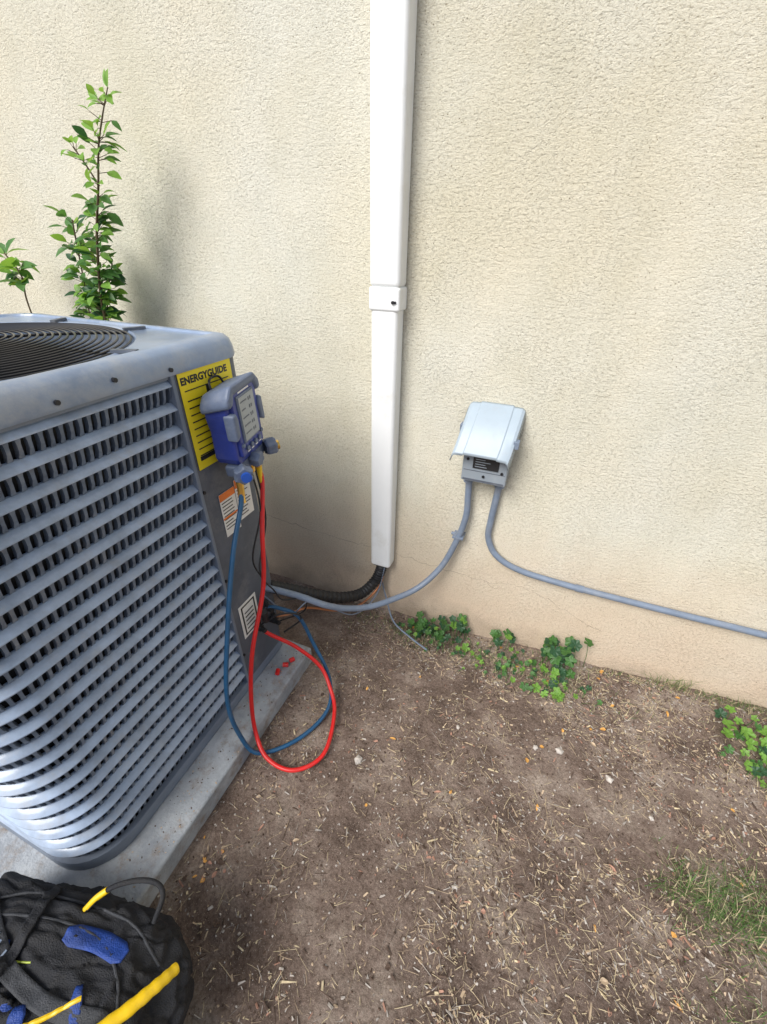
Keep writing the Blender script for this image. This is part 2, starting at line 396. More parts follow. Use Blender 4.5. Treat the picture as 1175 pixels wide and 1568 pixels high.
loft(b, [lz(-.004, 1.240), lz(.010, 1.236), lz(.012, 1.242), lz(.010, 1.262), lz(.004, 1.280), lz(-.008, 1.291), lz(-.024, 1.295), lz(-.034, 1.294), lz(-.037, 1.289), circ(.385, 1.287), circ(.375, 1.290), circ(.369, 1.284), circ(.365, 1.270), circ(.362, 1.0)])
b.obj('top_cap', M_cap, ac, smooth=True, angle=40)
b = MB()
def gzz(rad): return 1.287+.022*(1-(rad/.37)**2)
rad = .03
while rad < .372:
    n = 72; b.tube([(CX+rad*math.cos(2*math.pi*i/n), CY+rad*math.sin(2*math.pi*i/n), gzz(rad)) for i in range(n)], .0026, 6, smooth=False, closed=True)
    rad += .0145
for k in range(8):
    a = math.radians(22.5+45*k)
    b.tube([(CX+q*math.cos(a), CY+q*math.sin(a), gzz(q)-.004) for q in (.02, .1, .2, .3, .385)], .0035, 6, smooth=False)
b.obj('fan_guard', M_blackwire, ac, smooth=True)
b = MB()
for k in range(8):
    a = math.radians(22.5+45*k)
    M_ = Matrix.Translation((CX, CY, 0)) @ Matrix.Rotation(a, 4, 'Z')
    b.box((.365, -.007, 1.289), (.42, .007, 1.296), 0, M_)
b.cyl((CX, CY, 1.14), (CX, CY, 1.27), .07, 24)
for k in range(4):
    M_ = Matrix.Translation((CX, CY, 1.16)) @ Matrix.Rotation(math.radians(90*k+20), 4, 'Z') @ Matrix.Rotation(math.radians(24), 4, 'X')
    b.box((.05, -.08, -.002), (.33, .08, .002), 0, M_)
b.obj('fan_and_brackets', M_panel, ac)
b = MB(); vs = circ(.36, 1.02); b.v = [Vector(q) for q in vs]; b.face(list(range(len(vs)))); b.obj('fan_well_floor', M_coil, ac)
b = MB(); loft(b, [lz(-.024, .09), lz(-.024, 1.24)]); b.obj('coil', M_coil, ac, smooth=True)
b = MB()
loft(b, [lz(-.012, .072), lz(.006, .072), lz(.008, .10), lz(.004, .112), lz(-.012, .114)])
b.obj('base_pan', M_unit, ac, smooth=True, angle=30)
def dense():
    P = []
    def arc(cx, cy, rad, a0, a1):
        for i in range(1, 25):
            a = math.radians(a0+(a1-a0)*i/24); P.append((cx+rad*math.cos(a), cy+rad*math.sin(a), math.cos(a), math.sin(a)))
    q = RC
    P.append((X1, -.695, 1, 0)); P.append((X1, Y0+q, 1, 0)); arc(X1-q, Y0+q, q, 0, -90)
    P.append((X0+q, Y0, 0, -1)); arc(X0+q, Y0+q, q, 270, 180)
    P.append((X0, Y1-q, -1, 0)); arc(X0+q, Y1-q, q, 180, 90)
    P.append((X1-.10, Y1, 0, 1))
    return P
DP = dense(); step = .0185; path = []
seglen = [math.hypot(DP[i+1][0]-DP[i][0], DP[i+1][1]-DP[i][1]) for i in range(len(DP)-1)]
tot = sum(seglen); n = int(tot/step); i = 0; acc = 0
for k in range(2*n+1):
    sdist = tot*k/(2*n)
    while i < len(seglen)-1 and acc+seglen[i] < sdist: acc += seglen[i]; i += 1
    t = (sdist-acc)/seglen[i] if seglen[i] else 0
    a, c = DP[i], DP[i+1]
    q = [a[j]+(c[j]-a[j])*t for j in range(4)]; l = math.hypot(q[2], q[3]); q[2] /= l; q[3] /= l; path.append(q)
rowsN = 20; ztop = 1.228; pitch = (ztop-.118)/rowsN
sl_ = MB(); rb = MB()
for k in range(rowsN):
    zt = ztop-k*pitch
    prof = [(-.016, zt+.001), (-.010, zt), (.000, zt-.008), (.006, zt-.014), (.006, zt-.0165), (.001, zt-.018), (-.012, zt-.013)]
    wv = [noise.noise(Vector((q[0]*6, q[1]*6, k*3.1)))*.0018 for q in path]
    loft(sl_, [[(q[0]+q[2]*(o+w_), q[1]+q[3]*(o+w_), z+w_*.6) for q, w_ in zip(path, wv)] for o, z in prof], closed=False)
    for j in range(1, len(path), 2):
        x, y, nx_, ny_ = path[j]; tx, ty = -ny_, nx_; w = .0040
        za, zb = zt-.013, zt-pitch+.001; jt = random.uniform(-.0006, .0006)
        vs = []
        for o, z, ww in ((.0035, za, 1.35), (.0010, za*.7+zb*.3, .85), (-.002, za*.35+zb*.65, .8), (-.009, zb, 1.2)):
            for s_ in (-1, 1): vs.append(Vector((x+nx_*o+tx*(w*ww*s_+jt), y+ny_*o+ty*(w*ww*s_+jt), z)))
            for s_ in (-1, 1): vs.append(Vector((x+nx_*(o-.012)+tx*w*.8*s_, y+ny_*(o-.012)+ty*w*.8*s_, z)))
        fs = []
        for q in (0, 4, 8): fs += [(q, q+4, q+5, q+1), (q, q+2, q+6, q+4), (q+1, q+5, q+7, q+3)]
        rb.add(vs, fs)
sl_.obj('louver_slats', M_slat, ac, smooth=True, angle=35)
rb.obj('louver_ribs', M_rib, ac)
b = MB(); loft(b, [lz(-.014, 1.226), lz(.003, 1.228), lz(.003, 1.239)]); b.obj('top_band', M_unit, ac, smooth=True)
b = MB()
cr_ = [(X1+.004-.035+.035*math.cos(math.radians(a)), Y1+.004-.035+.035*math.sin(math.radians(a))) for a in range(0, 91, 10)]
pl = [(X1-.014, -.698), (X1+.004, -.698)] + cr_ + [(X1-.11, Y1+.004), (X1-.11, Y1-.014)]
loft(b, [[(x, y, .112) for x, y in pl], [(x, y, 1.238) for x, y in pl]], closed=False)
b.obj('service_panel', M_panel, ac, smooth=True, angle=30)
b = MB(); b.box((X1-.012, -.703, .112), (X1+.009, -.692, 1.238)); b.obj('panel_edge', M_unit, ac, bevel=.002)
b = MB()
for y, z in ((-.96, 1.252), (-.84, 1.262), (-.70, 1.25), (-1.12, 1.25)): b.cyl((X1+.009, y, z), (X1+.016, y, z), .005, 8)
for z in (.25, .60, .92): b.cyl((X1+.004, -.686, z), (X1+.009, -.686, z), .005, 8)
b.obj('screws', M_screw, ac)
XL = X1+.0055
b = MB(); b.box((XL, -.682, .985), (XL+.0012, -.498, 1.237)); b.obj('energy_label', M_yel, ac)
b = MB(); xa = XL+.0014
for i in range(9):
    b.box((xa, -.668, 1.165-i*.018), (xa+.0006, -.668+random.uniform(.06, .15), 1.168-i*.018))
b.box((xa, -.67, 1.008), (xa+.0006, -.515, 1.020)); b.box((xa, -.67, 1.190), (xa+.0006, -.515, 1.1925)); b.box((xa, -.60, 1.172), (xa+.0006, -.585, 1.190))
b.obj('energy_label_print', M_lblk, ac)
tx = bpy.data.curves.new('energy_text', 'FONT'); tx.body = 'ENERGYGUIDE'; tx.size = .0235; tx.offset = .0011; tx.extrude = .0002; tx.space_character = 1.04
to = bpy.data.objects.new('energy_label_text', tx); lk(to, ac); tx.materials.append(M_lblk)
to.location = (xa, -.677, 1.207); to.rotation_euler = (math.radians(90), 0, math.radians(90))
b = MB(); b.box((XL, -.64, .74), (XL+.001, -.575, .885)); b.box((XL, -.572, .76), (XL+.001, -.505, .90)); b.box((XL, -.665, .31), (XL+.001, -.575, .46)); b.obj('warning_labels', M_wlab, ac)
b = MB(); b.box((xa, -.64, .862), (xa+.0004, -.575, .885)); b.box((xa, -.572, .872), (xa+.0004, -.505, .90)); b.box((xa, -.64, .80), (xa+.0004, -.575, .806)); b.obj('warning_label_headers', M_org, ac)
b = MB()
for i in range(9):
    b.box((xa, -.635, .852-i*.011), (xa+.0004, -.635+random.uniform(.03, .055), .855-i*.011)); b.box((xa, -.567, .862-i*.011), (xa+.0004, -.567+random.uniform(.03, .055), .865-i*.011))
for (y0, z0, y1, z1) in ((-.655, .32, -.585, .326), (-.655, .444, -.585, .45), (-.655, .32, -.649, .45), (-.591, .32, -.585, .45)): b.box((xa, y0, z0), (xa+.0004, y1, z1))
for i in range(5): b.box((xa, -.642, .34+i*.018), (xa+.0004, -.598, .345+i*.018))
b.obj('warning_label_print', M_lblk, ac)
b = MB()
for y, z in ((-.60, .31), (-.545, .36), (-.52, .27)):
    b.cyl((X1, y, z), (X1+.03, y, z), .013, 12); b.cyl((X1+.018, y, z), (X1+.05, y-.006, z), .009, 8); b.cyl((X1+.02, y, z), (X1+.02, y, z+.035), .009, 8)
b.obj('service_valves', M_rub, ac, bevel=.001)

# ------------------------------------------------------------------ manifold gauge
mg = empty('digital_manifold_gauge', (-.722, -.632, .988))
mg.rotation_euler = (0, math.radians(-4), math.radians(99.5))
def prism(out, y0, y1, name, m, bev, back=1.0):
    b = MB(); n = len(out)
    b.v = [Vector((x, y0, z)) for x, z in out]+[Vector((x, y1, z*(back if z > .1 else 1))) for x, z in out]
    b.face(list(range(n))); b.face([n+i for i in range(n)][::-1])
    for i in range(n): b.face([i, n+i, n+(i+1) % n, (i+1) % n])
    return b.obj(name, m, mg, bevel=bev, seg=3)
prism([(.012, .0), (.143, .0), (.150, .02), (.143, .09), (.150, .15), (.150, .190), (.132, .209), (.023, .209), (.005, .190), (.004, .15), (.010, .09), (.004, .02)], .004, .072, 'case_blue', M_blu, .007, .86)
prism([(.018, .022), (.137, .022), (.140, .190), (.125, .205), (.03, .205), (.015, .190)], -.006, .01, 'face_bezel', M_blu, .004)
prism([(-.006, .166), (.016, .166), (.026, .192), (.129, .192), (.139, .166), (.161, .166), (.160, .192), (.138, .218), (.017, .218), (-.005, .192)], -.012, .076, 'top_bumper', M_gry, .010, .86)
prism([(.0, .075), (.020, .085), (.025, .13), (.018, .15), (.002, .145)], -.012, .02, 'left_grip', M_gry, .006)
prism([(.158, .075), (.138, .085), (.133, .13), (.140, .15), (.156, .145)], -.012, .02, 'right_grip', M_gry, .006)
prism([(.034, .056), (.120, .056), (.120, .183), (.034, .183)], -.0095, .0, 'screen_frame', M_gry, .003)
prism([(.039, .061), (.115, .061), (.115, .178), (.039, .178)], -.0112, -.008, 'screen', M_lcd, .001)
b = MB()
for i in range(5):
    b.box((.046, -.0118, .163-i*.021), (.046+random.choice((.02, .03)), -.0113, .166-i*.021))
    b.box((.085, -.0118, .158-i*.021), (.089, -.0113, .167-i*.021)); b.box((.094, -.0118, .158-i*.021), (.098, -.0113, .167-i*.021))
b.obj('screen_digits', M_panel, mg)
b = MB()
for i in range(4): b.cyl((.045+i*.022, -.005, .040), (.045+i*.022, -.011, .040), .007, 14)
b.cyl((.128, -.005, .055), (.128, -.011, .055), .006, 12); b.cyl((.026, -.005, .055), (.026, -.011, .055), .006, 12)
b.obj('buttons', M_gry, mg, bevel=.001)
b = MB()
for i in range(4): b.box((.05+i*.022-.006, -.0066, .027), (.05+i*.022+.006, -.0061, .030))
b.box((.05, -.0066, .186), (.105, -.0061, .190)); b.obj('face_print', M_wlab, mg)
prism([(.0, -.035), (.155, -.035), (.155, .0), (.0, .0)], .008, .05, 'manifold_block', M_gry, .008)
def knob(bm, a, d, rad=.022, L=.034):
    d = Vector(d).normalized(); a = Vector(a); n = 24
    u = d.orthogonal().normalized(); w = d.cross(u); lp = []
    for t_, rs in ((0, .75), (.15, .95), (.8, 1), (1, .82), (1.02, .3)):
        lp.append([a+d*(L*t_)+(u*math.cos(q)+w*math.sin(q))*rad*rs*(1+.12*math.cos(6*q)) for q in [2*math.pi*i/n for i in range(n)]])
    loft(bm, lp); o = len(bm.v); bm.v.extend(lp[-1]); bm.face([o+i for i in range(n)])
b = MB(); knob(b, (.148, .004, -.014), (.75, -.66, 0), .025); knob(b, (.008, .004, -.014), (-.75, -.66, 0), .025); knob(b, (.078, .010, -.010), (0, -1, -.1), .021, .03)
b.obj('valve_knobs', M_gry, mg, smooth=True, angle=35)
b = MB()
for x, L in ((.022, .045), (.058, .035), (.095, .035), (.135, .045)):
    b.cyl((x, .028, -.035), (x, .028, -.035-L), .007, 12); b.cyl((x, .028, -.035-L*.45), (x, .028, -.035-L*.85), .0105, 12)
b.cyl((.170, -.022, -.014), (.176, -.028, -.014), .014, 10)
b.obj('brass_fittings', M_brass, mg, smooth=True)
b = MB(); b.cyl((-.014, -.020, -.014), (-.022, -.027, -.014), .014, 12); b.obj('low_side_cap', mat('cap_blue', (.02, .1, .5), .4), mg)
b = MB(); b.tube([(.05, .06, .17), (.055, .07, .205), (.08, .075, .212), (.105, .07, .205), (.11, .06, .17)], .003, 8); b.obj('hanger_hook', M_screw, mg, smooth=True)
bpy.context.view_layer.update()
def gw(x, y, z): return tuple(Matrix.LocRotScale(mg.location, mg.rotation_euler, None) @ Vector((x, y, z)))

# hoses
fr = gw(.135, .028, -.08); fb = gw(.022, .028, -.08)
hr = empty('red_refrigerant_hose')
b = MB(); b.tube([fr, (fr[0]+.008, fr[1]-.006, fr[2]-.05), (-.735, -.575, .74), (-.722, -.63, .56), (-.72, -.735, .37), (-.715, -.79, .20), (-.69, -.83, .07), (-.62, -.87, .025), (-.52, -.865, .018), (-.455, -.78, .018), (-.49, -.635, .022), (-.545, -.565, .055), (-.605, -.531, .11), (-.69, -.55, .20), (-.77, -.585, .27), (-.80, -.60, .31)], .0072, 12, sub=10)
b.obj('hose', M_red, hr, smooth=True)
hb = empty('blue_refrigerant_hose')
b = MB(); b.tube([fb, (fb[0]+.005, fb[1]-.02, fb[2]-.05), (-.735, -.71, .75), (-.725, -.80, .55), (-.72, -.875, .31), (-.705, -.88, .12), (-.655, -.865, .025), (-.56, -.765, .018), (-.52, -.63, .02), (-.568, -.528, .055), (-.657, -.484, .168), (-.704, -.492, .30), (-.76, -.53, .36), (-.80, -.55, .365)], .0072, 12, sub=10)
b.obj('hose', M_hblue, hb, smooth=True)
for par, (x, y, z) in ((hr, fr), (hb, fb)):
    b = MB(); b.cyl((x, y, z+.015), (x, y-.003, z-.025), .010, 12); b.cyl((x, y-.003, z-.025), (x+.003, y-.005, z-.045), .0088, 12); b.obj('hose_end', M_brass if par is hb else M_yp, par, smooth=True)
kb = empty('black_sensor_cable')
b = MB(); b.tube([(-.76, -.55, .95), (-.75, -.55, .80), (-.77, -.60, .64), (-.78, -.56, .50), (-.76, -.62, .40), (-.78, -.58, .33)], .0028, 8)
b.tube([(-.77, -.52, .95), (-.76, -.52, .75), (-.75, -.60, .60), (-.74, -.56, .48), (-.74, -.52, .40), (-.70, -.45, .36), (-.73, -.42, .25), (-.80, -.50, .24)], .0028, 8)
b.tube([(-.79, -.6, .33), (-.72, -.58, .39), (-.68, -.53, .36), (-.70, -.49, .28), (-.76, -.52, .22)], .0035, 8)
b.cyl((-.76, -.61, .42), (-.775, -.59, .35), .014, 12)
b.obj('cable', M_rub, kb, smooth=True)
vc = empty('red_valve_caps')
b = MB()
for x, y, a in ((-.745, -.56, .4), (-.755, -.60, 2.0), (-.735, -.53, 1.0)):
    d = Vector((math.cos(a), math.sin(a), 0))*.010; c = Vector((x, y, .079)); b.cyl(c-d, c+d, .009, 12)
b.obj('caps', M_red, vc, smooth=True)

# ------------------------------------------------------------------ backpack
bp_ = empty('tool_backpack')
def bagsurf(name, cen, dim, mats, matf, amp=.02, rot=0, n=44, e=3.2, seed=0):
    b = MB(); M_ = Matrix.Translation(cen) @ Matrix.Rotation(rot, 4, 'Z')
    idx = {}; loc = []
    def V(q):
        k = tuple(round(c_, 5) for c_ in q)
        if k in idx: return idx[k]
        v = Vector(q); l = (abs(v.x)**e+abs(v.y)**e+abs(v.z)**e)**(1/e); v = v/l
        nn = noise.noise(v*2.3+Vector((seed, 0, 0)))*amp*1.3-abs(noise.noise(v*4+Vector((0, seed, 0))))*amp*1.6+noise.noise(v*11)*amp*.3-max(0, .12-abs(noise.noise(Vector((v.x*3, v.y*7, v.z*3+seed)))))*amp*4
        w = Vector((v.x*dim[0], v.y*dim[1], v.z*dim[2])); w += v.normalized()*nn
        b.v.append(M_ @ w); idx[k] = len(b.v)-1; loc.append(v); return idx[k]
    for ax in range(3):
        for sg in (-1, 1):
            for i in range(n):
                for j in range(n):
                    qs = []
                    for di, dj in ((0, 0), (1, 0), (1, 1), (0, 1)):
                        q = [0, 0, 0]; q[ax] = sg; q[(ax+1) % 3] = -1+2*(i+di)/n; q[(ax+2) % 3] = -1+2*(j+dj)/n; qs.append(V(q))
                    if sg < 0: qs = qs[::-1]
                    c_ = sum((loc[k] for k in qs), Vector())/4
                    b.face(qs, matf(c_))
    ob = b.obj(name, mats, bp_, smooth=True, angle=180)
    trees.append(BVHTree.FromPolygons([tuple(v) for v in b.v], b.f))
    return ob
trees = []
bagsurf('main_compartment', (-.715, -1.555, .125), (.310, .222, .152), [M_bagk, M_bagb, M_bagg], lambda v: 1 if (v.x > .55 and v.z > -.2 and abs(v.y+.15) < .12 and v.z < .75) else 0, .016, math.radians(12), 80)
bagsurf('side_pocket', (-.585, -1.70, .125), (.20, .12, .125), [M_bagk, M_bagb, M_bagg], lambda v: 1 if v.z > .1 and math.sin(v.x*16+v.y*3) > -.2 else 0, .014, math.radians(20), 60, seed=4)
bagsurf('front_pocket', (-.83, -1.60, .220), (.16, .12, .075), [M_bagk, M_bagb, M_bagg], lambda v: 1 if v.z > .1 and math.sin(v.x*10+v.y*4+noise.noise(v*3)*3) > .0 else 0, .018, math.radians(25), 80, seed=9)
def zr_(x, y):
    z = 0
    for t_ in trees:
        h = t_.ray_cast(Vector((x, y, 1)), Vector((0, 0, -1)))
        if h[0]: z = max(z, h[0].z)
    return z
def zt_(x, y):
    s = [zr_(x+dx, y+dy) for dx in (-.014, 0, .014) for dy in (-.014, 0, .014)]
    return max(sum(s)/9, zr_(x, y)-.001)
def drape_tube(name, pts, rad, m, lift=0):
    P = catmull([(x, y, 0) for x, y in pts], 14)
    b = MB(); b.tube([(q.x, q.y, zt_(q.x, q.y)+lift) for q in P], rad, 8, smooth=False); return b.obj(name, m, bp_, smooth=True)
def ribbon(name, pts, w, m, lift=.003):
    P = catmull([(x, y, 0) for x, y in pts], 16); b = MB(); rowsr = []
    for i, q in enumerate(P):
        t_ = P[min(i+1, len(P)-1)]-P[max(0, i-1)]; t_.normalize(); s_ = Vector((-t_.y, t_.x, 0)); row = []
        e_ = min(1, .55+min(i, len(P)-1-i)*.12)
        for k in (-1, -.6, -.2, .2, .6, 1):
            a = q+s_*w*k*e_; row.append((a.x, a.y, zt_(a.x, a.y)+lift))
        rowsr.append(row)
    strip(b, rowsr); return b.obj(name, m, bp_, smooth=True, solid=.002, angle=180)
drape_tube('zipper_top', [(-.94, -1.56), (-.88, -1.47), (-.76, -1.42), (-.64, -1.40), (-.54, -1.43), (-.49, -1.50), (-.48, -1.6)], .003, M_bagg)
drape_tube('zipper_back', [(-.96, -1.50), (-.86, -1.41), (-.74, -1.375), (-.60, -1.355), (-.50, -1.38)], .003, M_bagg)
drape_tube('lime_piping', [(-.95, -1.62), (-.86, -1.545), (-.78, -1.50), (-.72, -1.475)], .0018, mat('piping_lime', (.4, .48, .06), .5))
ribbon('blue_panel', [(-.70, -1.420), (-.63, -1.402), (-.56, -1.398)], .018, M_bagb, .002)
ribbon('strap_wide', [(-.93, -1.44), (-.84, -1.47), (-.74, -1.50), (-.62, -1.50), (-.50, -1.47)], .014, M_bagg, .004)
ribbon('strap_diagonal', [(-.82, -1.37), (-.78, -1.43), (-.76, -1.50), (-.78, -1.58)], .012, M_bagk, .007)
ribbon('blue_stripe', [(-.60, -1.46), (-.55, -1.52), (-.52, -1.60)], .010, M_bagb, .004)
ribbon('blue_stripe_b', [(-.68, -1.52), (-.64, -1.57), (-.62, -1.63)], .014, M_bagb, .004)
b = MB()
for i in range(8):
    x = -.90+i*.02; y = -1.452-i*.006; z = zt_(x, y); b.box((x, y-.006, z+.005), (x+.004, y+.006, z+.0075))
b.obj('strap_stitching', M_pvc, bp_)
b = MB(); b.tube([(-.71, -1.385, .240), (-.68, -1.34, .272), (-.635, -1.305, .280), (-.59, -1.287, .274), (-.565, -1.295, .255), (-.56, -1.335, .225)], .0055, 10); b.obj('carry_handle', M_bagk, bp_, smooth=True)
b = MB(); b.tube([(-.708, -1.378, .245), (-.694, -1.356, .262), (-.677, -1.337, .2735)], .0068, 10); b.obj('handle_end', M_yp, bp_, smooth=True)
b = MB(); b.tube([(-.452, -1.370, .252), (-.462, -1.403, .272), (-.485, -1.45, .285), (-.525, -1.51, .294), (-.58, -1.57, .298), (-.64, -1.62, .295)], lambda t: .010+.005*t+.0007*math.sin(t*70), 14); b.obj('yellow_tool_grip', M_yp, bp_, smooth=True)
drape_tube('yellow_cord', [(-.58, -1.47), (-.64, -1.53), (-.71, -1.58), (-.80, -1.60), (-.88, -1.58)], .0045, M_yp, .003)

# ------------------------------------------------------------------ vegetation
M_lf1 = mat('leaf_bright', (.18, .36, .06), .45, var=.3, scale=40, trans=(.35, .60, .07))
M_lf2 = mat('leaf_mid', (.07, .18, .045), .45, var=.35, scale=40, trans=(.14, .32, .05))
M_lf3 = mat('leaf_dark', (.035, .10, .045), .45, var=.35, scale=40, trans=(.06, .18, .04))
M_stem = mat('stem', (.10, .07, .035), .8)
LM = [M_lf1, M_lf2, M_lf3, M_stem]
def leaf(b, base, d, nrm, L, Wf, m):
    d = d.normalized(); side = d.cross(nrm).normalized(); up = side.cross(d).normalized()
    prof = [(0, .05), (.12, .5), (.35, 1), (.6, .92), (.85, .45), (1, .02)]
    o = len(b.v); curl = random.uniform(.05, .4)
    for t_, w in prof:
        c_ = base+d*L*t_-up*L*curl*t_*t_
        b.v.append(c_-side*w*Wf+up*w*Wf*.35); b.v.append(c_); b.v.append(c_+side*w*Wf+up*w*Wf*.35)
    for i in range(len(prof)-1):
        b.face([o+i*3, o+i*3+1, o+i*3+4, o+i*3+3], m); b.face([o+i*3+1, o+i*3+2, o+i*3+5, o+i*3+4], m)
def leafy(Q, n_, a0, a1, Lr, bright):
    for i in range(n_):
        t_ = a0+(a1-a0)*random.random(); q = Q[int(t_*(len(Q)-1))]
        a = random.uniform(0, 2*math.pi); out = Vector((math.cos(a), math.sin(a)*.6, random.uniform(.0, .7))).normalized()
        q2 = q+out*random.uniform(.004, .035)
        b.tube([q, q2], .001, 4, 3, smooth=False)
        L = random.uniform(*Lr); rr_ = random.random()
        mm = 0 if rr_ < bright else (1 if rr_ < bright+.4*(1-bright)+.2 else 2)
        leaf(b, q2, out+Vector((0, -.15, random.uniform(-.8, .3))), Vector((random.uniform(-.6, .6), -.7, 1)), L, L*random.uniform(.22, .32), mm)
b = MB()
S1 = catmull([(-1.72, -.15, 0), (-1.70, -.17, .7), (-1.665, -.18, 1.1), (-1.66, -.18, 1.28), (-1.58, -.18, 1.5), (-1.51, -.18, 1.63), (-1.46, -.18, 1.73), (-1.41, -.18, 1.80), (-1.36, -.18, 1.86)], 16)
b.tube(S1, lambda t_: .0055*(1-t_)+.0015, 7, 3, smooth=False)
side1 = catmull([(-1.68, -.18, 1.0), (-1.76, -.17, 1.2), (-1.74, -.16, 1.38), (-1.69, -.17, 1.55)], 12)
side2 = catmull([(-1.50, -.18, 1.64), (-1.55, -.17, 1.70), (-1.58, -.17, 1.74)], 8)
side3 = catmull([(-1.68, -.18, 1.15), (-1.66, -.15, 1.3), (-1.58, -.15, 1.42)], 8)
for Q in (side1, side2, side3): b.tube(Q, .0025, 6, 3, smooth=False)
leafy(S1, 130, .3, .60, (.035, .062), .3); leafy(S1, 34, .6, .8, (.03, .055), .6); leafy(S1, 16, .8, 1, (.025, .045), .95)
leafy(side1, 170, .1, 1, (.035, .065), .35); leafy(side2, 12, .3, 1, (.03, .05), .9); leafy(side3, 50, .2, 1, (.035, .06), .25)
for k in range(3): leaf(b, S1[-1], Vector((random.uniform(-.5, .6), random.uniform(-.4, .4), 1)), Vector((0, -1, .2)), .04, .009, 0)
b.obj('sapling', LM, smooth=True, angle=180)
b = MB(); Q = catmull([(-2.08, -.18, .0), (-2.10, -.18, .9), (-2.10, -.18, 1.25), (-2.07, -.18, 1.36), (-2.12, -.18, 1.44)], 12)
b.tube(Q, .003, 6, 3, smooth=False)
leafy(Q, 26, .62, 1, (.06, .10), .5)
b.obj('sapling.001', LM, smooth=True, angle=180)

def mallow(name, spots):
    b = MB()
    for (x, y, hh, rad, bright) in spots:
        base = Vector((x+random.uniform(-.02, .02), y+random.uniform(-.02, .0), gz(x, y)))
        top = Vector((x, y, gz(x, y)+hh)); b.tube([base, (base+top)/2+Vector((.004, 0, .004)), top], .0012, 5, 1, sub=3)
        nrm = Vector((random.uniform(-.6, .6), random.uniform(-.9, .1), 1)).normalized(); u = nrm.orthogonal().normalized(); w = nrm.cross(u)
        a0 = random.uniform(0, 6.28); o = len(b.v); b.v.append(top); n_ = 28
        mm = 0 if random.random() < bright else (1 if random.random() < .6 else 2)
        for ring in (.5, 1):
            for i in range(n_+1):
                a = a0+(.25+5.8*i/n_); rad_ = rad*ring*(1+.15*ring*math.cos(i/n_*5*2*math.pi+math.pi))
                b.v.append(top+(u*math.cos(a)+w*math.sin(a))*rad_+nrm*(rad*.22*ring+.09*rad*math.cos(i*1.4)*ring))
        for i in range(n_):
            b.face([o, o+1+i, o+2+i], mm); b.face([o+1+i, o+1+n_+1+i, o+2+n_+1+i, o+2+i], mm)
    return b.obj(name, LM, smooth=True, angle=180)
def cluster(n_, x, y, sx, sy, h0, h1, r0, r1, br):
    return [(random.gauss(x, sx), min(-.022, random.gauss(y, sy)), random.uniform(h0, h1), random.uniform(r0, r1), br) for _ in range(n_)]
mallow('mallow_weed', cluster(55, -.29, -.10, .07, .035, .01, .09, .007, .019, .12)+cluster(14, -.17, -.04, .04, .02, .04, .12, .012, .021, .1))
mallow('mallow_weed.001', cluster(9, .02, -.04, .03, .015, .03, .08, .012, .02, .25)+cluster(24, .27, -.06, .045, .035, .03, .15, .014, .027, .15)+cluster(30, .22, -.17, .06, .045, .01, .04, .009, .020, .35))
mallow('mallow_weed.002', cluster(80, .04, -.14, .14, .05, .004, .025, .004, .012, .3))
mallow('mallow_weed.003', cluster(22, .92, -.17, .05, .035, .01, .06, .010, .022, .5)+cluster(34, .97, -.28, .06, .04, .005, .05, .007, .018, .35))
M_gr = mat('grass_green', (.10, .19, .05), .6, var=.4, scale=60, trans=(.18, .32, .07))
M_gy = mat('grass_dry', (.48, .41, .25), .8, var=.3, scale=60)
def grass(name, spots, gm):
    b = MB()
    for (n_, x, y, sx, sy, h0, h1, dry) in spots:
        for _ in range(n_):
            px_, py = random.gauss(x, sx), min(-.006, random.gauss(y, sy)); h = random.uniform(h0, h1); a = random.uniform(0, 6.28)
            ld = Vector((math.cos(a), math.sin(a), 0)); w = ld.cross(Vector((0, 0, 1)))*random.uniform(.0006, .0017); z = gz(px_, py)-.003; lean = random.uniform(.2, 1.5)
            o = len(b.v)
            for t_ in (0, .35, .7, 1):
                c_ = Vector((px_, py, z))+ld*h*lean*t_*t_+Vector((0, 0, h*t_*(1-.35*t_*lean*.6)))
                b.v.append(c_-w*(1-t_*.9)); b.v.append(c_+w*(1-t_*.9))
            mm = 1 if random.random() < dry else 0
            for i in range(3): b.face([o+2*i, o+2*i+1, o+2*i+3, o+2*i+2], mm)
    return b.obj(name, gm)
sp = [(600, .70, -.73, .07, .045, .015, .055, .2), (900, .88, -.70, .08, .055, .015, .06, .15), (70, .70, -.02, .04, .012, .04, .12, .5), (300, .95, -.02, .12, .01, .005, .035, .3), (400, 1.15, -.04, .2, .02, .01, .04, .4),
      (300, -.35, -.11, .10, .04, .005, .035, .5), (320, .0, -.13, .16, .045, .005, .035, .6), (260, .27, -.14, .10, .06, .005, .04, .5), (120, -.55, -.12, .08, .05, .01, .03, .3), (260, .97, -.25, .08, .06, .005, .04, .35), (200, .75, -.95, .08, .04, .01, .03, .3), (260, .5, -.03, .18, .012, .005, .03, .6), (250, .5, -.15, .2, .06, .005, .03, .8)]
grass('grass', sp, [M_gr, M_gy])

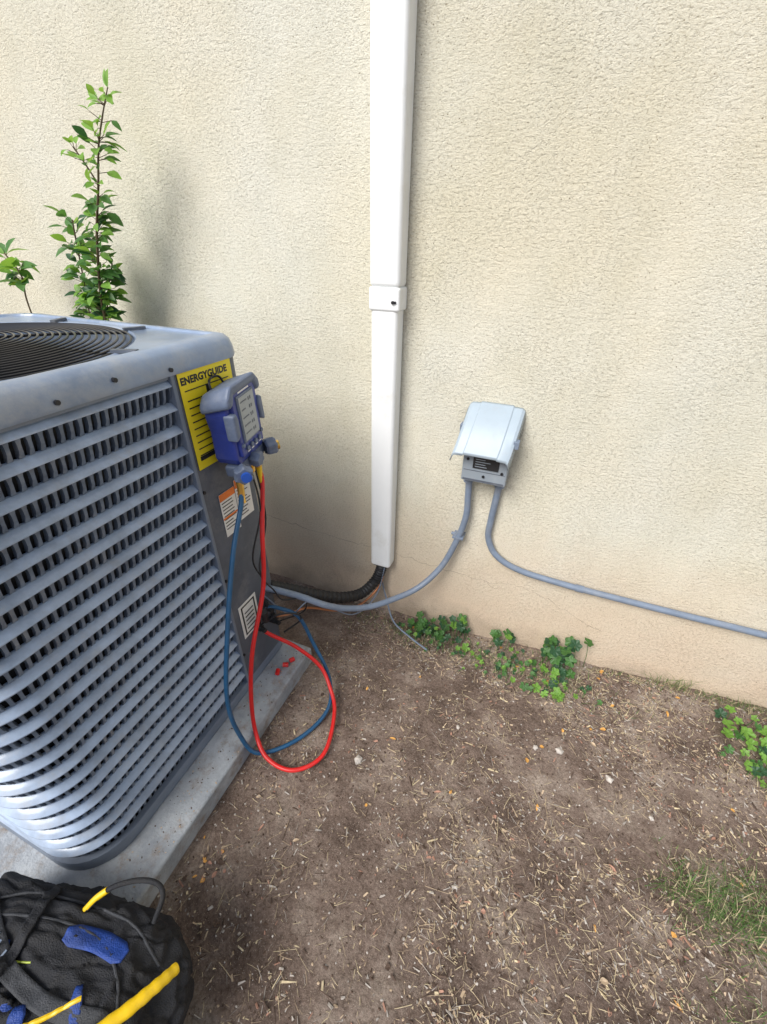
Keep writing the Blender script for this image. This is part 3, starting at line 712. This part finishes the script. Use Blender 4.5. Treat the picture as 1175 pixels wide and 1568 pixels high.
# ------------------------------------------------------------------ ground litter
M_l = [mat('straw', (.58, .48, .31), .8, var=.4, scale=70), mat('wood_tan', (.46, .35, .24), .85, var=.4, scale=70), mat('wood_grey', (.42, .38, .34), .9, var=.4, scale=70),
       mat('bark_dark', (.09, .058, .042), .9, var=.4, scale=70), mat('leaf_orange', (.62, .32, .08), .7, var=.3, scale=70), mat('pebble', (.48, .44, .40), .85, var=.4, scale=70), mat('chip_red', (.38, .21, .15), .85, var=.3, scale=70)]
def dens(x, y):
    n1 = noise.noise(Vector((x*2.6, y*2.6, 9)))*.5+.5
    n2 = noise.noise(Vector((x*8, y*8, 2)))*.5+.5
    base = max(0, min(1, (x+.30)/.35)); near = max(0, min(1, (y+.55)/.3))*.6
    bare = math.exp(-((x-.55)/.22)**2-((y+.57)/.10)**2)+math.exp(-((x-.05)/.3)**2-((y+.36)/.07)**2)*.6
    v = max(base, near, .32)*(.28+2.1*n1*n2*n2*2)-bare*.8
    return max(0.05, v)
b = MB()
def place():
    while True:
        x = random.uniform(-.7, 1.7); y = random.uniform(-1.7, -.01)
        if x < -.69 and y < -.43: continue
        if random.random() < dens(x, y)*.8: return x, y
for i in range(17000):
    x, y = place(); L = random.uniform(.005, .045)*random.choice((.35, .6, 1, 1.7 if i % 5 == 0 else .6)); a = random.uniform(0, math.pi); w = random.uniform(.00022, .0008); z = gz(x, y)+random.uniform(.0005, .006)
    d = Vector((math.cos(a), math.sin(a), random.uniform(-.12, .12))); s_ = Vector((-math.sin(a), math.cos(a), 0))*w; o = len(b.v); bend = random.gauss(0, .09)
    for t_ in (-.5, -.17, .17, .5):
        c_ = Vector((x, y, z))+d*L*t_+s_.normalized()*L*bend*(t_*t_)
        b.v.append(c_-s_); b.v.append(c_+s_); b.v.append(c_+Vector((0, 0, w)))
    m_ = random.choice((0, 0, 0, 1, 1, 2, 3))
    for k in range(3):
        q = o+k*3; b.face([q, q+3, q+5, q+2], m_); b.face([q+1, q+2, q+5, q+4], m_)
def chip(x, y, L, W_, h, m_, tilt=.5):
    a = random.uniform(0, math.pi); z = gz(x, y)+random.uniform(.0, .003)
    M_ = Matrix.Translation((x, y, z)) @ Matrix.Rotation(a, 4, 'Z') @ Matrix.Rotation(random.uniform(-tilt, tilt), 4, 'Y') @ Matrix.Rotation(random.uniform(-.5, .5), 4, 'X')
    k = random.uniform(.1, 1); k2 = random.uniform(.1, 1)
    vs = [M_ @ Vector(q) for q in ((-L, -W_*k2, -h), (L, -W_*k, -h), (L*.8, W_*k, -h), (-L*.9, W_, -h), (-L, -W_*k2, h), (L, -W_*k, h*.4), (L*.8, W_*k, h*.6), (-L*.9, W_, h))]
    b.add(vs, [(4, 5, 6, 7), (0, 1, 5, 4), (1, 2, 6, 5), (2, 3, 7, 6), (3, 0, 4, 7)], m_)
for i in range(10500):
    x, y = place(); chip(x, y, random.uniform(.0015, .010)*random.choice((.5, .8, 1.2)), random.uniform(.0008, .0036), random.uniform(.0006, .002), random.choice((1, 1, 2, 2, 3, 3, 3, 0, 6)))
for i in range(240):
    x, y = place(); chip(x, y, random.uniform(.008, .020), random.uniform(.0015, .0035), random.uniform(.0006, .0016), random.choice((0, 1, 1, 2, 3)), .15)
ico = [(0, 0, 1), (.9, 0, .45), (.28, .85, .45), (-.72, .53, .45), (-.72, -.53, .45), (.28, -.85, .45), (.9, 0, -.3), (.28, .85, -.3), (-.72, .53, -.3), (-.72, -.53, -.3), (.28, -.85, -.3)]
icf = [(0, 1, 2), (0, 2, 3), (0, 3, 4), (0, 4, 5), (0, 5, 1), (1, 6, 7, 2), (2, 7, 8, 3), (3, 8, 9, 4), (4, 9, 10, 5), (5, 10, 6, 1)]
def pebble(x, y, s_, m_):
    M_ = Matrix.Translation((x, y, gz(x, y)+s_*.2)) @ Matrix.Rotation(random.uniform(0, 6), 4, 'Z') @ Matrix.Diagonal((s_*random.uniform(.8, 1.5), s_, s_*.6, 1))
    b.add([M_ @ (Vector(q)*random.uniform(.8, 1.15)) for q in ico], icf, m_)
for i in range(5500):
    x = random.uniform(-.69, 1.6); y = random.uniform(-1.65, -.01); pebble(x, y, random.uniform(.0008, .0034), random.choice((5, 5, 3, 3, 1)))
for x, y, s_ in ((-.34, -.745, .016), (.30, -.45, .013), (.46, -.48, .015), (.58, -.55, .009), (.05, -.95, .008), (.22, -.47, .011), (-.05, -.5, .008)): pebble(x, y, s_, 5)
for i in range(240):
    if i < 22: x, y = -.60+random.gauss(0, .03), -1.18+random.gauss(0, .035)
    else: x, y = place()
    a = random.uniform(0, 6.28); leaf(b, Vector((x, y, gz(x, y)+.004)), Vector((math.cos(a), math.sin(a), .1)), Vector((random.uniform(-.3, .3), 0, 1)), random.uniform(.008, .026), random.uniform(.0025, .007), random.choice((4, 4, 1, 6, 3)))
b.obj('wood_chip_and_straw_litter', M_l)
random.seed(3); b = MB()
for i in range(200):
    x = random.uniform(-.80, -.70); y = random.uniform(-1.42, -.47); s_ = random.uniform(.0007, .0022)
    M_ = Matrix.Translation((x, y, .0705)) @ Matrix.Rotation(random.uniform(0, 6), 4, 'Z') @ Matrix.Diagonal((s_*random.uniform(.8, 2.5), s_, s_*.5, 1))
    b.add([M_ @ Vector(q) for q in ico], icf, random.choice((1, 1, 3, 3)))
b.obj('soil_crumbs', M_l)
